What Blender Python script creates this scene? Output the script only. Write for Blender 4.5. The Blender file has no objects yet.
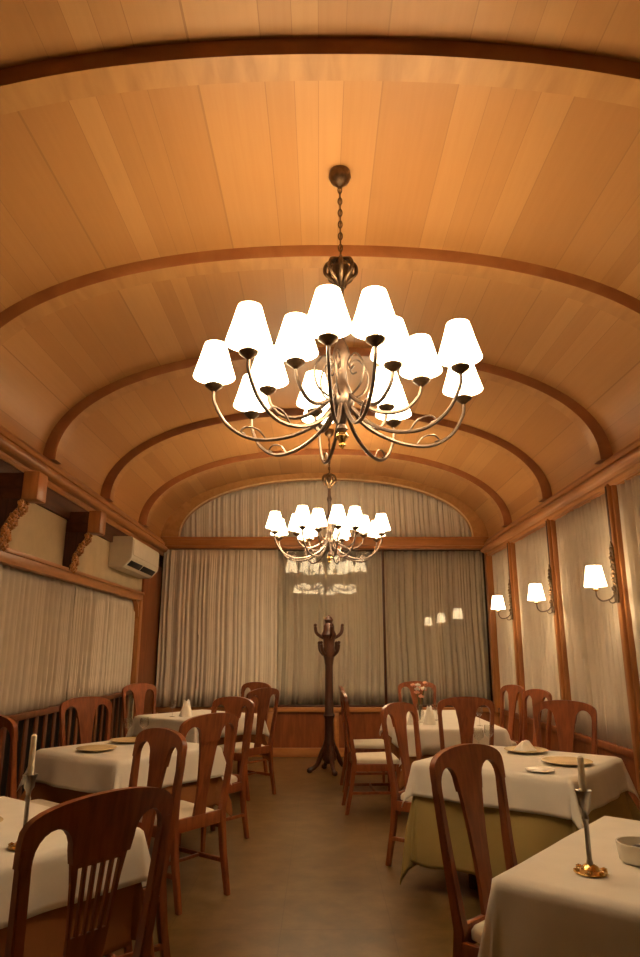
import bpy, bmesh, math, random
from mathutils import Vector, Matrix
from mathutils.geometry import delaunay_2d_cdt
R = math.radians
PI = math.pi
random.seed(7)
S = bpy.context.scene
C = S.collection

# ------------------------------------------------------------------ materials
def new_mat(name):
    m = bpy.data.materials.new(name); m.use_nodes = True
    nt = m.node_tree; nt.nodes.clear()
    out = nt.nodes.new('ShaderNodeOutputMaterial')
    return m, nt, out

def bsdf(nt, out, col=(1, 1, 1), rough=.5, metal=0., spec=.5):
    b = nt.nodes.new('ShaderNodeBsdfPrincipled')
    b.inputs['Base Color'].default_value = (*col, 1)
    b.inputs['Roughness'].default_value = rough
    b.inputs['Metallic'].default_value = metal
    b.inputs['Specular IOR Level'].default_value = spec
    nt.links.new(b.outputs[0], out.inputs[0])
    return b

def ramp(nt, stops):
    r = nt.nodes.new('ShaderNodeValToRGB')
    e = r.color_ramp.elements
    while len(e) < len(stops): e.new(.5)
    for i, (p, c) in enumerate(stops):
        e[i].position = p; e[i].color = (*c, 1)
    return r

def plain(name, col, rough=.5, metal=0., var=.12, scale=12., spec=.5, bump=0.):
    m, nt, out = new_mat(name)
    b = bsdf(nt, out, col, rough, metal, spec)
    tc = nt.nodes.new('ShaderNodeTexCoord')
    n = nt.nodes.new('ShaderNodeTexNoise'); n.inputs['Scale'].default_value = scale; n.inputs['Detail'].default_value = 4
    nt.links.new(tc.outputs['Object'], n.inputs['Vector'])
    r = ramp(nt, [(.3, tuple(x*(1-var) for x in col)), (.7, tuple(min(1, x*(1+var)) for x in col))])
    nt.links.new(n.outputs['Fac'], r.inputs[0]); nt.links.new(r.outputs[0], b.inputs['Base Color'])
    if bump:
        bp = nt.nodes.new('ShaderNodeBump'); bp.inputs['Strength'].default_value = bump; bp.inputs['Distance'].default_value = .004
        nt.links.new(n.outputs['Fac'], bp.inputs['Height']); nt.links.new(bp.outputs[0], b.inputs['Normal'])
    return m

def wood(name, dark, light, rough=.4, stretch=(14, 14, 1.2), spec=.4):
    m, nt, out = new_mat(name)
    b = bsdf(nt, out, light, rough, 0, spec)
    tc = nt.nodes.new('ShaderNodeTexCoord'); mp = nt.nodes.new('ShaderNodeMapping')
    mp.inputs['Scale'].default_value = stretch
    nt.links.new(tc.outputs['Object'], mp.inputs[0])
    n = nt.nodes.new('ShaderNodeTexNoise'); n.inputs['Scale'].default_value = 2.2; n.inputs['Detail'].default_value = 6; n.inputs['Distortion'].default_value = .6
    nt.links.new(mp.outputs[0], n.inputs['Vector'])
    r = ramp(nt, [(.28, dark), (.72, light)])
    nt.links.new(n.outputs['Fac'], r.inputs[0]); nt.links.new(r.outputs[0], b.inputs['Base Color'])
    return m

def ceiling_wood():
    m, nt, out = new_mat('honey_veneer')
    b = bsdf(nt, out, (.6, .3, .1), .42, 0, .35)
    uv = nt.nodes.new('ShaderNodeUVMap'); uv.uv_map = 'UVMap'
    sep = nt.nodes.new('ShaderNodeSeparateXYZ'); nt.links.new(uv.outputs[0], sep.inputs[0])
    def mth(op, a, bb=None):
        n = nt.nodes.new('ShaderNodeMath'); n.operation = op
        for i, x in enumerate((a, bb)):
            if x is None: continue
            if isinstance(x, (int, float)): n.inputs[i].default_value = x
            else: nt.links.new(x, n.inputs[i])
        return n.outputs[0]
    u, v = sep.outputs[0], sep.outputs[1]
    bu = mth('DIVIDE', mth('ADD', u, mth('MULTIPLY', mth('SINE', mth('MULTIPLY', u, 6.3)), .1)), .19)
    iu = mth('FLOOR', bu)
    bay = mth('FLOOR', mth('DIVIDE', mth('SUBTRACT', v, .92), 1.6))
    comb = nt.nodes.new('ShaderNodeCombineXYZ'); nt.links.new(iu, comb.inputs[0]); nt.links.new(bay, comb.inputs[1])
    wn = nt.nodes.new('ShaderNodeTexWhiteNoise'); wn.noise_dimensions = '2D'; nt.links.new(comb.outputs[0], wn.inputs['Vector'])
    # grain
    g = nt.nodes.new('ShaderNodeCombineXYZ')
    nt.links.new(mth('MULTIPLY', u, 26), g.inputs[0]); nt.links.new(mth('MULTIPLY', v, .9), g.inputs[1]); nt.links.new(mth('MULTIPLY', wn.outputs['Value'], 9), g.inputs[2])
    n = nt.nodes.new('ShaderNodeTexNoise'); n.inputs['Scale'].default_value = 1.6; n.inputs['Detail'].default_value = 5
    nt.links.new(g.outputs[0], n.inputs['Vector'])
    mixv = mth('ADD', mth('MULTIPLY', wn.outputs['Value'], .62), mth('MULTIPLY', n.outputs['Fac'], .38))
    r = ramp(nt, [(.05, (.385, .178, .056)), (.5, (.45, .22, .074)), (.95, (.53, .28, .103))])
    nt.links.new(mixv, r.inputs[0])
    # fine board joints
    fr = mth('FRACT', bu)
    j = mth('LESS_THAN', mth('ABSOLUTE', mth('SUBTRACT', fr, .5)), .488)
    mx = nt.nodes.new('ShaderNodeMixRGB'); mx.inputs[1].default_value = (.34, .165, .055, 1)
    nt.links.new(j, mx.inputs[0]); nt.links.new(r.outputs[0], mx.inputs[2]); nt.links.new(mx.outputs[0], b.inputs['Base Color'])
    return m

def floor_mat():
    m, nt, out = new_mat('brown_marble_tile')
    b = bsdf(nt, out, (.2, .12, .05), .28, 0, .4)
    tc = nt.nodes.new('ShaderNodeTexCoord')
    n = nt.nodes.new('ShaderNodeTexNoise'); n.inputs['Scale'].default_value = 5; n.inputs['Detail'].default_value = 5; n.inputs['Roughness'].default_value = .6
    mp = nt.nodes.new('ShaderNodeMapping'); mp.inputs['Location'].default_value = (3.13, 1.71, .37); nt.links.new(tc.outputs['Object'], mp.inputs[0]); nt.links.new(mp.outputs[0], n.inputs['Vector'])
    r = ramp(nt, [(.2, (.07, .042, .014)), (.5, (.135, .083, .029)), (.8, (.215, .14, .055))])
    nt.links.new(n.outputs['Fac'], r.inputs[0])
    br = nt.nodes.new('ShaderNodeTexBrick'); br.offset = 0; mp2 = nt.nodes.new('ShaderNodeMapping'); mp2.inputs['Location'].default_value = (.21, .13, .37); nt.links.new(tc.outputs['Object'], mp2.inputs[0])
    br.inputs['Scale'].default_value = 1
    br.inputs['Brick Width'].default_value = .6; br.inputs['Row Height'].default_value = .6; br.inputs['Mortar Size'].default_value = .003
    br.inputs['Color1'].default_value = (1, 1, 1, 1); br.inputs['Color2'].default_value = (.93, .93, .93, 1); br.inputs['Mortar'].default_value = (.75, .7, .65, 1)
    nt.links.new(mp2.outputs[0], br.inputs['Vector'])
    mx = nt.nodes.new('ShaderNodeMixRGB'); mx.blend_type = 'MULTIPLY'; mx.inputs[0].default_value = 1
    nt.links.new(r.outputs[0], mx.inputs[1]); nt.links.new(br.outputs['Color'], mx.inputs[2]); nt.links.new(mx.outputs[0], b.inputs['Base Color'])

    return m

def fabric(name, col, rough=.85, trans=.0, transl=.0, bump=.15):
    """woven cloth; transl = share of light let through, trans = share of open weave"""
    m, nt, out = new_mat(name)
    b = bsdf(nt, out, col, rough, 0, .15)
    tc = nt.nodes.new('ShaderNodeTexCoord')
    n = nt.nodes.new('ShaderNodeTexNoise'); n.inputs['Scale'].default_value = 9; n.inputs['Detail'].default_value = 6
    nt.links.new(tc.outputs['Object'], n.inputs['Vector'])
    r = ramp(nt, [(.3, tuple(x*.93 for x in col)), (.7, col)])
    nt.links.new(n.outputs['Fac'], r.inputs[0]); nt.links.new(r.outputs[0], b.inputs['Base Color'])
    bp = nt.nodes.new('ShaderNodeBump'); bp.inputs['Strength'].default_value = bump; bp.inputs['Distance'].default_value = .01
    nt.links.new(n.outputs['Fac'], bp.inputs['Height']); nt.links.new(bp.outputs[0], b.inputs['Normal'])
    last = b.outputs[0]
    if transl:
        t = nt.nodes.new('ShaderNodeBsdfTranslucent'); t.inputs[0].default_value = (*col, 1)
        mx = nt.nodes.new('ShaderNodeMixShader'); mx.inputs[0].default_value = transl
        nt.links.new(last, mx.inputs[1]); nt.links.new(t.outputs[0], mx.inputs[2]); last = mx.outputs[0]
    if trans:
        t = nt.nodes.new('ShaderNodeBsdfTransparent')
        mx = nt.nodes.new('ShaderNodeMixShader'); mx.inputs[0].default_value = trans
        nt.links.new(last, mx.inputs[1]); nt.links.new(t.outputs[0], mx.inputs[2]); last = mx.outputs[0]
    nt.links.new(last, out.inputs[0])
    return m

def glass(name, tint=(1, 1, 1), ior=1.45, rough=.0, base=.0):
    m, nt, out = new_mat(name)
    t = nt.nodes.new('ShaderNodeBsdfTransparent'); t.inputs[0].default_value = (*tint, 1)
    g = nt.nodes.new('ShaderNodeBsdfGlossy'); g.inputs['Roughness'].default_value = rough
    f = nt.nodes.new('ShaderNodeFresnel')
    ge = nt.nodes.new('ShaderNodeNewGeometry'); mr = nt.nodes.new('ShaderNodeMapRange')
    mr.inputs['To Min'].default_value = ior; mr.inputs['To Max'].default_value = 1/ior
    nt.links.new(ge.outputs['Backfacing'], mr.inputs['Value']); nt.links.new(mr.outputs[0], f.inputs[0])
    mx = nt.nodes.new('ShaderNodeMixShader')
    a = nt.nodes.new('ShaderNodeMath'); a.operation = 'ADD'; a.inputs[1].default_value = base; a.use_clamp = True
    nt.links.new(f.outputs[0], a.inputs[0]); nt.links.new(a.outputs[0], mx.inputs[0])
    nt.links.new(t.outputs[0], mx.inputs[1]); nt.links.new(g.outputs[0], mx.inputs[2]); nt.links.new(mx.outputs[0], out.inputs[0])
    return m

def shade_mat(name, col, strength):
    m, nt, out = new_mat(name)
    d = nt.nodes.new('ShaderNodeBsdfTranslucent'); d.inputs[0].default_value = (.95, .88, .75, 1)
    d2 = nt.nodes.new('ShaderNodeBsdfDiffuse'); d2.inputs[0].default_value = (.9, .85, .72, 1)
    mx = nt.nodes.new('ShaderNodeMixShader'); mx.inputs[0].default_value = .5
    nt.links.new(d.outputs[0], mx.inputs[1]); nt.links.new(d2.outputs[0], mx.inputs[2])
    e = nt.nodes.new('ShaderNodeEmission'); e.inputs[0].default_value = (*col, 1); e.inputs[1].default_value = strength
    # weave slub, very faint
    tc = nt.nodes.new('ShaderNodeTexCoord'); n = nt.nodes.new('ShaderNodeTexNoise'); n.inputs['Scale'].default_value = 30
    nt.links.new(tc.outputs['Object'], n.inputs['Vector'])
    ad = nt.nodes.new('ShaderNodeAddShader')
    nt.links.new(mx.outputs[0], ad.inputs[0]); nt.links.new(e.outputs[0], ad.inputs[1]); nt.links.new(ad.outputs[0], out.inputs[0])
    return m

M = dict(
    ceil=ceiling_wood(), floor=floor_mat(),
    honey=wood('honey_wood', (.38, .18, .058), (.50, .26, .09), .4, (6, 1.0, 6)),
    orange=wood('orange_wood', (.31, .12, .036), (.45, .19, .06), .36, (10, 10, 1)),
    redwood=wood('red_brown_wood', (.16, .045, .014), (.27, .085, .026), .35, (8, 8, 1.2)),
    chair=wood('cherry_chair_wood', (.17, .045, .015), (.31, .092, .03), .3, (16, 16, 2)),
    rib=wood('rib_edge_wood', (.25, .085, .026), (.35, .135, .043), .38, (2, 2, 2)),
    frieze=wood('shaded_frieze_wood', (.06, .02, .008), (.11, .036, .013), .5, (4, 1, 8), .2),  # brown deepened: shadow under the cornice is put into the colour
    dado=wood('dado_wood', (.10, .03, .01), (.17, .055, .018), .4, (8, 8, 1.2)),
    dark=wood('dark_stained_wood', (.035, .012, .007), (.085, .028, .014), .35, (14, 14, 2)),
    black=plain('unlit_dark', (.012, .01, .009), .7),
    plaster=plain('cream_plaster', (.52, .42, .27), .9, 0, .08, 5, .2, .3),
    white=fabric('white_linen', (.80, .76, .68), .9, 0, .08),
    olive=fabric('olive_linen', (.36, .27, .10), .9),
    brown=fabric('chestnut_linen', (.30, .12, .04), .85),
    seat=fabric('cream_upholstery', (.72, .66, .54), .9),
    curtain=fabric('ivory_voile', (.68, .595, .485), .9, .0, .1, .05),
    curtain_dim=fabric('sheer_voile', (.64, .55, .44), .9, .05, .1, .05),
    glass=glass('window_glass', (.97, .98, .97)),
    crystal=glass('drinking_glass', (.95, .95, .93), 1.5, .02, .04),
    bronze=plain('aged_bronze', (.16, .10, .055), .38, .9, .25, 40),
    nickel=plain('brushed_nickel', (.19, .14, .11), .36, .9, .15, 30),
    brass=plain('polished_brass', (.75, .50, .18), .22, 1., .08, 30),
    silver=plain('tarnished_silver', (.36, .33, .29), .28, 1., .15, 25),
    gilt=plain('gilt_carving', (.42, .19, .06), .35, .25, .3, 50),
    candle=plain('ivory_wax', (.86, .80, .64), .55, 0, .04),
    china=plain('ivory_china', (.82, .77, .66), .2, 0, .03),
    amber=plain('gold_rim_china', (.76, .60, .34), .25, .1, .08),
    acw=plain('ivory_plastic', (.66, .60, .48), .45, 0, .04),
    shade=shade_mat('lit_lampshade', (1, .84, .60), 5.5),
    petal=plain('pink_petals', (.85, .45, .32), .7, 0, .2, 30),
    leaf=plain('dark_leaf', (.06, .09, .03), .6, 0, .3, 30),
    sauce=plain('dark_sauce', (.05, .025, .012), .3),
    linen=fabric('napkin_linen', (.86, .82, .74), .9),
)

# ------------------------------------------------------------------ mesh helpers
def finish(bm, name, mats, parent=None, smooth=35):
    bmesh.ops.recalc_face_normals(bm, faces=bm.faces[:])
    me = bpy.data.meshes.new(name); bm.to_mesh(me); bm.free()
    for m in (mats if isinstance(mats, (list, tuple)) else [mats]): me.materials.append(m)
    if smooth:
        me.shade_smooth(); me.set_sharp_from_angle(angle=R(smooth))
    o = bpy.data.objects.new(name, me); C.objects.link(o)
    if parent: o.parent = parent
    return o

def thing(name, label, cat, loc=(0, 0, 0), rz=0, group=None):
    o = bpy.data.objects.new(name, None); C.objects.link(o); o.empty_display_size = .1
    o.location = loc; o.rotation_euler = (0, 0, rz)
    return tag(o, label, cat, group)

def tag(o, label, cat, group=None):
    o['label'] = label; o['category'] = cat
    if group: o['group'] = group
    return o

def struct(o):
    o['kind'] = 'structure'; return o

def dup(src, loc, rz, label, group=None):
    r = src.copy(); C.objects.link(r); r.location = loc; r.rotation_euler = (0, 0, rz); r['label'] = label
    if group: r['group'] = group
    def kids(a, b):
        for ch in [o for o in C.objects if o.parent == a]:
            c = ch.copy(); C.objects.link(c); c.parent = b; kids(ch, c)
    kids(src, r)
    return r

def box(bm, x0, x1, y0, y1, z0, z1, bev=0., mat=0, rot=None):
    v = [bm.verts.new((x, y, z)) for z in (z0, z1) for y in (y0, y1) for x in (x0, x1)]
    F = [bm.faces.new([v[i] for i in q]) for q in ((0, 2, 3, 1), (4, 5, 7, 6), (0, 1, 5, 4), (2, 6, 7, 3), (0, 4, 6, 2), (1, 3, 7, 5))]
    for f in F: f.material_index = mat
    if rot is not None:
        bmesh.ops.transform(bm, matrix=rot, verts=v)
    if bev:
        es = list({e for f in F for e in f.edges})
        bmesh.ops.bevel(bm, geom=es, offset=bev, segments=2, affect='EDGES', profile=.5, material=-1)

def prism(bm, pts, axis, a, b, mat=0):
    """extrude a closed outline; pts in the plane of the other two axes, axis 0/1/2 runs a..b"""
    def P(p, t):
        q = list(p); q.insert(axis, t); return q
    A = [bm.verts.new(P(p, a)) for p in pts]; B = [bm.verts.new(P(p, b)) for p in pts]
    n = len(pts); fs = [bm.faces.new(A), bm.faces.new(B[::-1])]
    for i in range(n): fs.append(bm.faces.new((A[i], B[i], B[(i+1) % n], A[(i+1) % n])))
    for f in fs: f.material_index = mat

def plate_cut(bm, outer, holes, fmap, t):
    """flat board with holes; outline in (x, z); fmap(x, z) gives the y of its middle; t thickness"""
    pts, edges = [], []
    for loop in [outer] + holes:
        k = len(pts); pts += [Vector(p) for p in loop]; edges += [(k+i, k+(i+1) % len(loop)) for i in range(len(loop))]
    vs, es, fs, *_ = delaunay_2d_cdt(pts, edges, [], 2 if not holes else 4, 1e-6)
    if holes:
        def inside(p, loop):
            c = False
            for i in range(len(loop)):
                x1, y1 = loop[i]; x2, y2 = loop[i-1]
                if (y1 > p[1]) != (y2 > p[1]) and p[0] < (x2-x1)*(p[1]-y1)/(y2-y1)+x1: c = not c
            return c
        keep = []
        for f in fs:
            cx = sum(vs[i][0] for i in f)/len(f); cz = sum(vs[i][1] for i in f)/len(f)
            if inside((cx, cz), outer) and not any(inside((cx, cz), h) for h in holes): keep.append(f)
        fs = keep
    A = [bm.verts.new((p[0], fmap(p[0], p[1])-t/2, p[1])) for p in vs]
    B = [bm.verts.new((p[0], fmap(p[0], p[1])+t/2, p[1])) for p in vs]
    cnt = {}
    for f in fs:
        bm.faces.new([A[i] for i in f]); bm.faces.new([B[i] for i in reversed(f)])
        for i in range(len(f)):
            e = (f[i], f[(i+1) % len(f)]); cnt[frozenset(e)] = cnt.get(frozenset(e), 0)+1
    for k, c in cnt.items():
        if c == 1:
            i, j = tuple(k); bm.faces.new((A[i], A[j], B[j], B[i]))
    bmesh.ops.delete(bm, geom=[v for v in bm.verts if not v.link_faces], context='VERTS')

def lathe(bm, prof, seg=20, at=(0, 0, 0), mat=0, cap=True, squash=(1, 1)):
    rings = []
    for r, z in prof:
        rings.append([bm.verts.new((at[0]+squash[0]*max(r, 1e-4)*math.cos(2*PI*i/seg), at[1]+squash[1]*max(r, 1e-4)*math.sin(2*PI*i/seg), at[2]+z)) for i in range(seg)])
    for a, b in zip(rings, rings[1:]):
        for i in range(seg):
            f = bm.faces.new((a[i], a[(i+1) % seg], b[(i+1) % seg], b[i])); f.material_index = mat
    if cap:
        bm.faces.new(rings[0][::-1]).material_index = mat; bm.faces.new(rings[-1]).material_index = mat

def tube(bm, path, rad, seg=8, mat=0):
    pts = [Vector(p) for p in path]; n = len(pts); rings = []
    prev = None
    for i, p in enumerate(pts):
        d = (pts[min(i+1, n-1)]-pts[max(i-1, 0)]).normalized()
        if prev is None:
            u = d.orthogonal().normalized()
        else:
            u = (prev-d*prev.dot(d)).normalized()
        prev = u; w = d.cross(u)
        r = rad[i] if isinstance(rad, (list, tuple)) else rad
        rings.append([bm.verts.new(p+u*r*math.cos(2*PI*k/seg)+w*r*math.sin(2*PI*k/seg)) for k in range(seg)])
    for a, b in zip(rings, rings[1:]):
        for k in range(seg): bm.faces.new((a[k], a[(k+1) % seg], b[(k+1) % seg], b[k])).material_index = mat
    bm.faces.new(rings[0][::-1]).material_index = mat; bm.faces.new(rings[-1]).material_index = mat

def blob(bm, c, r, mat=0, sub=1, scale=(1, 1, 1)):
    g = bmesh.ops.create_icosphere(bm, subdivisions=sub, radius=r)
    for v in g['verts']:
        v.co = Vector((v.co.x*scale[0], v.co.y*scale[1], v.co.z*scale[2]))+Vector(c)
        for f in v.link_faces: f.material_index = mat

def post(bm, path, mat=0):
    """square-section bent post: path of (x, y, z, half_x, half_y)"""
    rings = [[bm.verts.new((x+sx*hx, y+sy*hy, z)) for sx, sy in ((-1, -1), (1, -1), (1, 1), (-1, 1))] for x, y, z, hx, hy in path]
    for a, b in zip(rings, rings[1:]):
        for k in range(4): bm.faces.new((a[k], a[(k+1) % 4], b[(k+1) % 4], b[k]))
    bm.faces.new(rings[0][::-1]); bm.faces.new(rings[-1])
    bmesh.ops.bevel(bm, geom=bm.edges[:], offset=.004, segments=2, affect='EDGES', clamp_overlap=True)

def catmull(pts, n=6):
    P = [Vector(p) for p in pts]; P = [P[0]*2-P[1]] + P + [P[-1]*2-P[-2]]
    out = []
    for i in range(1, len(P)-2):
        for k in range(n):
            t = k/n; a, b, c, d = P[i-1:i+3]
            out.append(.5*((2*b)+(c-a)*t+(2*a-5*b+4*c-d)*t*t+(3*b-a-3*c+d)*t**3))
    out.append(P[-2]); return out

# ------------------------------------------------------------------ room numbers
XL, XR, XC, HW = -2.42, 2.56, .07, 2.49
YB, YF = 10.1, -1.6            # back wall, wall behind the viewer
ZS, ZA = 3.06, 4.15            # springing and crown of the vault
NP = 2.2
def arch(hw, rise, z0, n=64, xc=XC):
    pts = []
    for i in range(n+1):
        t = PI*i/n; c, s = math.cos(t), math.sin(t)
        pts.append((xc-hw*math.copysign(abs(c)**(2/NP), c), z0+rise*abs(s)**(2/NP)))
    return pts

# floor
bm = bmesh.new(); box(bm, XL-.15, XR+.15, YF-.1, YB+.35, -.1, 0); struct(finish(bm, 'floor', M['floor'], smooth=0))

# vaulted ceiling with UVs (arc length, depth)
bm = bmesh.new(); uvl = bm.loops.layers.uv.new('UVMap')
prof = arch(HW+.02, ZA-ZS, ZS, 72); prof = [(prof[0][0], ZS-.12)] + prof + [(prof[-1][0], ZS-.12)]
outp = [(XC+(x-XC)*1.05, z+.12) for x, z in prof]
s = [0]
for a, b in zip(prof, prof[1:]): s.append(s[-1]+math.hypot(b[0]-a[0], b[1]-a[1]))
ys = [YF-.1, 2, 6, YB+.05]
g = [[bm.verts.new((x, y, z)) for x, z in prof] for y in ys]
g2 = [[bm.verts.new((x, y, z)) for x, z in outp] for y in ys]
for j in range(len(ys)-1):
    for i in range(len(prof)-1):
        f = bm.faces.new((g[j][i], g[j][i+1], g[j+1][i+1], g[j+1][i]))
        for l, (q, k) in zip(f.loops, ((i, j), (i+1, j), (i+1, j+1), (i, j+1))): l[uvl].uv = (s[q], ys[k])
        bm.faces.new((g2[j][i], g2[j+1][i], g2[j+1][i+1], g2[j][i+1]))
    for i in (0, len(prof)-1): bm.faces.new((g[j][i], g[j+1][i], g2[j+1][i], g2[j][i]))
for j in (0, len(ys)-1):
    for i in range(len(prof)-1): bm.faces.new((g[j][i], g[j][i+1], g2[j][i+1], g2[j][i]))
struct(finish(bm, 'ceiling', M['ceil'], smooth=40))

# ribs
RIBS = [-.77, .83, 2.43, 4.03, 5.62, 7.2, 8.8]
for k, y in enumerate(RIBS):
    bm = bmesh.new(); w = .17; t = .1
    o_ = arch(HW+.03, ZA-ZS+.01, ZS+.02, 64); i_ = arch(HW-t*.9, ZA-ZS-t, ZS+.02, 64)
    rings = []
    for (ax, az), (bx, bz) in zip(o_, i_):
        mx, mz = bx+(ax-bx)*.25, bz+(az-bz)*.25
        rings.append([bm.verts.new(p) for p in ((ax, y, az), (mx, y, mz), (bx, y+.012, bz), (bx, y+w-.012, bz), (mx, y+w, mz), (ax, y+w, az))])
    for a, b in zip(rings, rings[1:]):
        for q in range(5):
            bm.faces.new((a[q], a[q+1], b[q+1], b[q])).material_index = 1 if q == 2 else 0
    for r_ in (rings[0], rings[-1]): bm.faces.new(r_)
    struct(finish(bm, 'trim_%d' % (k+1), [M['rib'], M['honey']], smooth=30))

M['orange_y'] = wood('orange_wood_long', (.33, .135, .042), (.46, .20, .065), .33, (10, 1, 10))
# cornices along both side walls (stepped, rounded moulding)
def cornice(name, xw, sx):
    p = [(0, 2.84), (.055, 2.84), (.07, 2.865), (.07, 2.885)]
    p += [(.085+.05*math.sin(PI*i/8), 2.935-.045*math.cos(PI*i/8)) for i in range(9)]
    p += [(.08, 2.985), (.10, 2.995), (.10, 3.03), (.075, 3.045), (.06, 3.075), (.03, 3.085), (0, 3.085)]
    bm = bmesh.new(); prism(bm, [(xw+sx*(a-.015), z) for a, z in p], 1, YF, YB)
    struct(finish(bm, name, M['orange_y'], smooth=30))
cornice('trim_8', XL, 1); cornice('trim_9', XR, -1)

# ------------------------------------------------------------------ back wall
# arched spandrel, beam, base panelling, corner posts
bm = bmesh.new()
A_out = arch(HW+.06, ZA-ZS+.05, ZS-.03, 64); A_in = arch(2.25, .935, 3.115, 64, .09)
ro, ri = [], []
for y in (YB-.02, YB+.1):
    ro.append([bm.verts.new((x, y, z)) for x, z in A_out]); ri.append([bm.verts.new((x, y, z)) for x, z in A_in])
for i in range(64):
    bm.faces.new((ro[0][i], ro[0][i+1], ri[0][i+1], ri[0][i])); bm.faces.new((ro[1][i], ri[1][i], ri[1][i+1], ro[1][i+1]))
    bm.faces.new((ri[0][i], ri[0][i+1], ri[1][i+1], ri[1][i])); bm.faces.new((ro[0][i], ro[1][i], ro[1][i+1], ro[0][i+1]))
for i in (0, 64): bm.faces.new((ro[0][i], ri[0][i], ri[1][i], ro[1][i]))
struct(finish(bm, 'wall_back', M['honey'], smooth=40))
# pale bead round the arched window
bm = bmesh.new(); tube(bm, [(x, YB-.03, z) for x, z in arch(2.245, .93, 3.12, 48, .09)], .014, 6)
struct(finish(bm, 'trim_10', plain('pale_bead', (.72, .50, .26), .4)))
# beam under the arch
bm = bmesh.new(); box(bm, XL, XR, YB-.1, YB+.1, 2.945, 3.125, .012); box(bm, XL, XR, YB-.125, YB-.02, 2.985, 3.085, .01)
struct(finish(bm, 'trim_11', M['orange_x'] if 'orange_x' in M else M.setdefault('orange_x', wood('orange_wood_cross', (.33, .135, .042), (.46, .20, .065), .33, (1, 10, 10)))))
# base panelling: rails and stiles with red-brown panels
bm = bmesh.new()
box(bm, XL, XR, YB-.02, YB+.1, 0, .66, 0, 1)
box(bm, XL, XR, YB-.05, YB+.05, .60, .665, .006, 0); box(bm, XL, XR, YB-.045, YB, .0, .12, .006, 0)
for x in (XL+.05, -1.55, -.72, .22, 1.15, 2.0, XR-.05): box(bm, x-.05, x+.05, YB-.04, YB, .1, .62, .006, 0)
struct(finish(bm, 'wall_back_base', [M['orange_x'], M['redwood']], smooth=30))
# added black screen standing in for the night behind the back curtains
bm = bmesh.new(); box(bm, XL-.3, XR+.3, YB+.5, YB+.55, 0, 4.4); struct(finish(bm, 'night_screen_back', M['black'], smooth=0))
# window frame: sill rail, mullions, panes
def pane(name, x0, x1, y0, y1, z0, z1, parent):
    bm = bmesh.new(); box(bm, x0, x1, y0, y1, z0, z1); return finish(bm, name, M['glass'], parent, 0)
bm = bmesh.new(); box(bm, XL, XR, YB+.0, YB+.06, .655, .69, .005)
for x in (-.665, .955): box(bm, x-.018, x+.018, YB+.0, YB+.06, .66, 2.95, .004)
w1 = struct(finish(bm, 'window_1', M['dark'], smooth=30))
for x0, x1 in ((XL, -.68), (-.65, .94), (.97, XR)):
    pane('pane', x0, x1, YB+.025, YB+.031, .68, 2.95, w1)

# ------------------------------------------------------------------ side walls
# right wall: solid behind the viewer, wainscot, posts
bm = bmesh.new(); box(bm, XR, XR+.15, YF, 4.0, 0, 3.1); struct(finish(bm, 'wall_right', M['plaster'], smooth=0))
bm = bmesh.new(); box(bm, XR, XR+.15, 4.0, YB, 0, .64, 0, 1); box(bm, XR-.03, XR+.08, 4.0, YB, .60, .66, .008); box(bm, XR-.02, XR, 4.0, YB, 0, .12, .004)
struct(finish(bm, 'wall_right_base', [M['redwood'], M['redwood']], smooth=30))
bm = bmesh.new(); box(bm, XR, XR+.15, 4.0, YB, 2.83, 3.1); struct(finish(bm, 'wall_right_header', M['orange_y'], smooth=0))
bm = bmesh.new(); box(bm, XR+.3, XR+.34, 3.9, YB+.4, 0, 3.3); struct(finish(bm, 'night_screen_right', M['black'], smooth=0))  # added black screen outside the right curtains, stands in for night
POSTS = [4.03, 5.66, 7.24, 8.82]
for k, y in enumerate(POSTS):
    bm = bmesh.new(); x = XR
    box(bm, x-.03, x+.03, y-.06, y+.06, 0, 2.86, .006)
    box(bm, x-.062, x-.025, y-.034, y+.034, .0, 2.86, .008)
    box(bm, x-.068, x-.055, y-.014, y+.014, 2.0, 2.84, .003, 1)
    struct(finish(bm, 'trim_%d' % (12+k), [M['orange'], M['dark']], smooth=30))
bm = bmesh.new(); box(bm, XR-.06, XR+.05, YB-.11, YB+.02, .6, 2.95, .006); struct(finish(bm, 'trim_16', M['orange'], smooth=30))

# left wall
bm = bmesh.new(); box(bm, XL-.15, XL, YF, 3.2, 0, 3.1); box(bm, XL-.15, XL, 3.2, YB, 2.2, 3.1); box(bm, XL-.15, XL, 9.0, YB, 0, 2.25)
struct(finish(bm, 'wall_left', M['plaster'], smooth=0))
bm = bmesh.new(); box(bm, XL-.32, XL-.28, 3.1, YB, 0, 3.1); struct(finish(bm, 'night_screen_left', M['black'], smooth=0))  # added unseen black screen, keeps world light from behind the left curtains
# header rail, end post, frieze board
bm = bmesh.new(); box(bm, XL-.04, XL+.05, 3.2, 9.05, 2.09, 2.2, .008); box(bm, XL-.02, XL+.065, 3.2, 9.05, 2.17, 2.205, .006)
struct(finish(bm, 'trim_17', M['orange_y'], smooth=30))
bm = bmesh.new(); box(bm, XL-.04, XL+.05, 8.93, 9.05, .96, 2.12, .006)
prism(bm, [(8.95, 1.86), (8.93, 1.86), (8.90, 1.95), (8.84, 2.04), (8.76, 2.09), (8.95, 2.09)], 0, XL-.02, XL+.035)
struct(finish(bm, 'trim_18', M['orange'], smooth=30))
bm = bmesh.new(); box(bm, XL-.02, XL+.03, 9.12, YB, 0, 2.9, .005); struct(finish(bm, 'trim_19', M['redwood'], smooth=30))
bm = bmesh.new(); box(bm, XL-.01, XL+.03, YF, YB, 2.66, 2.88, .005); struct(finish(bm, 'trim_20', M['frieze'], smooth=30))
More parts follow.
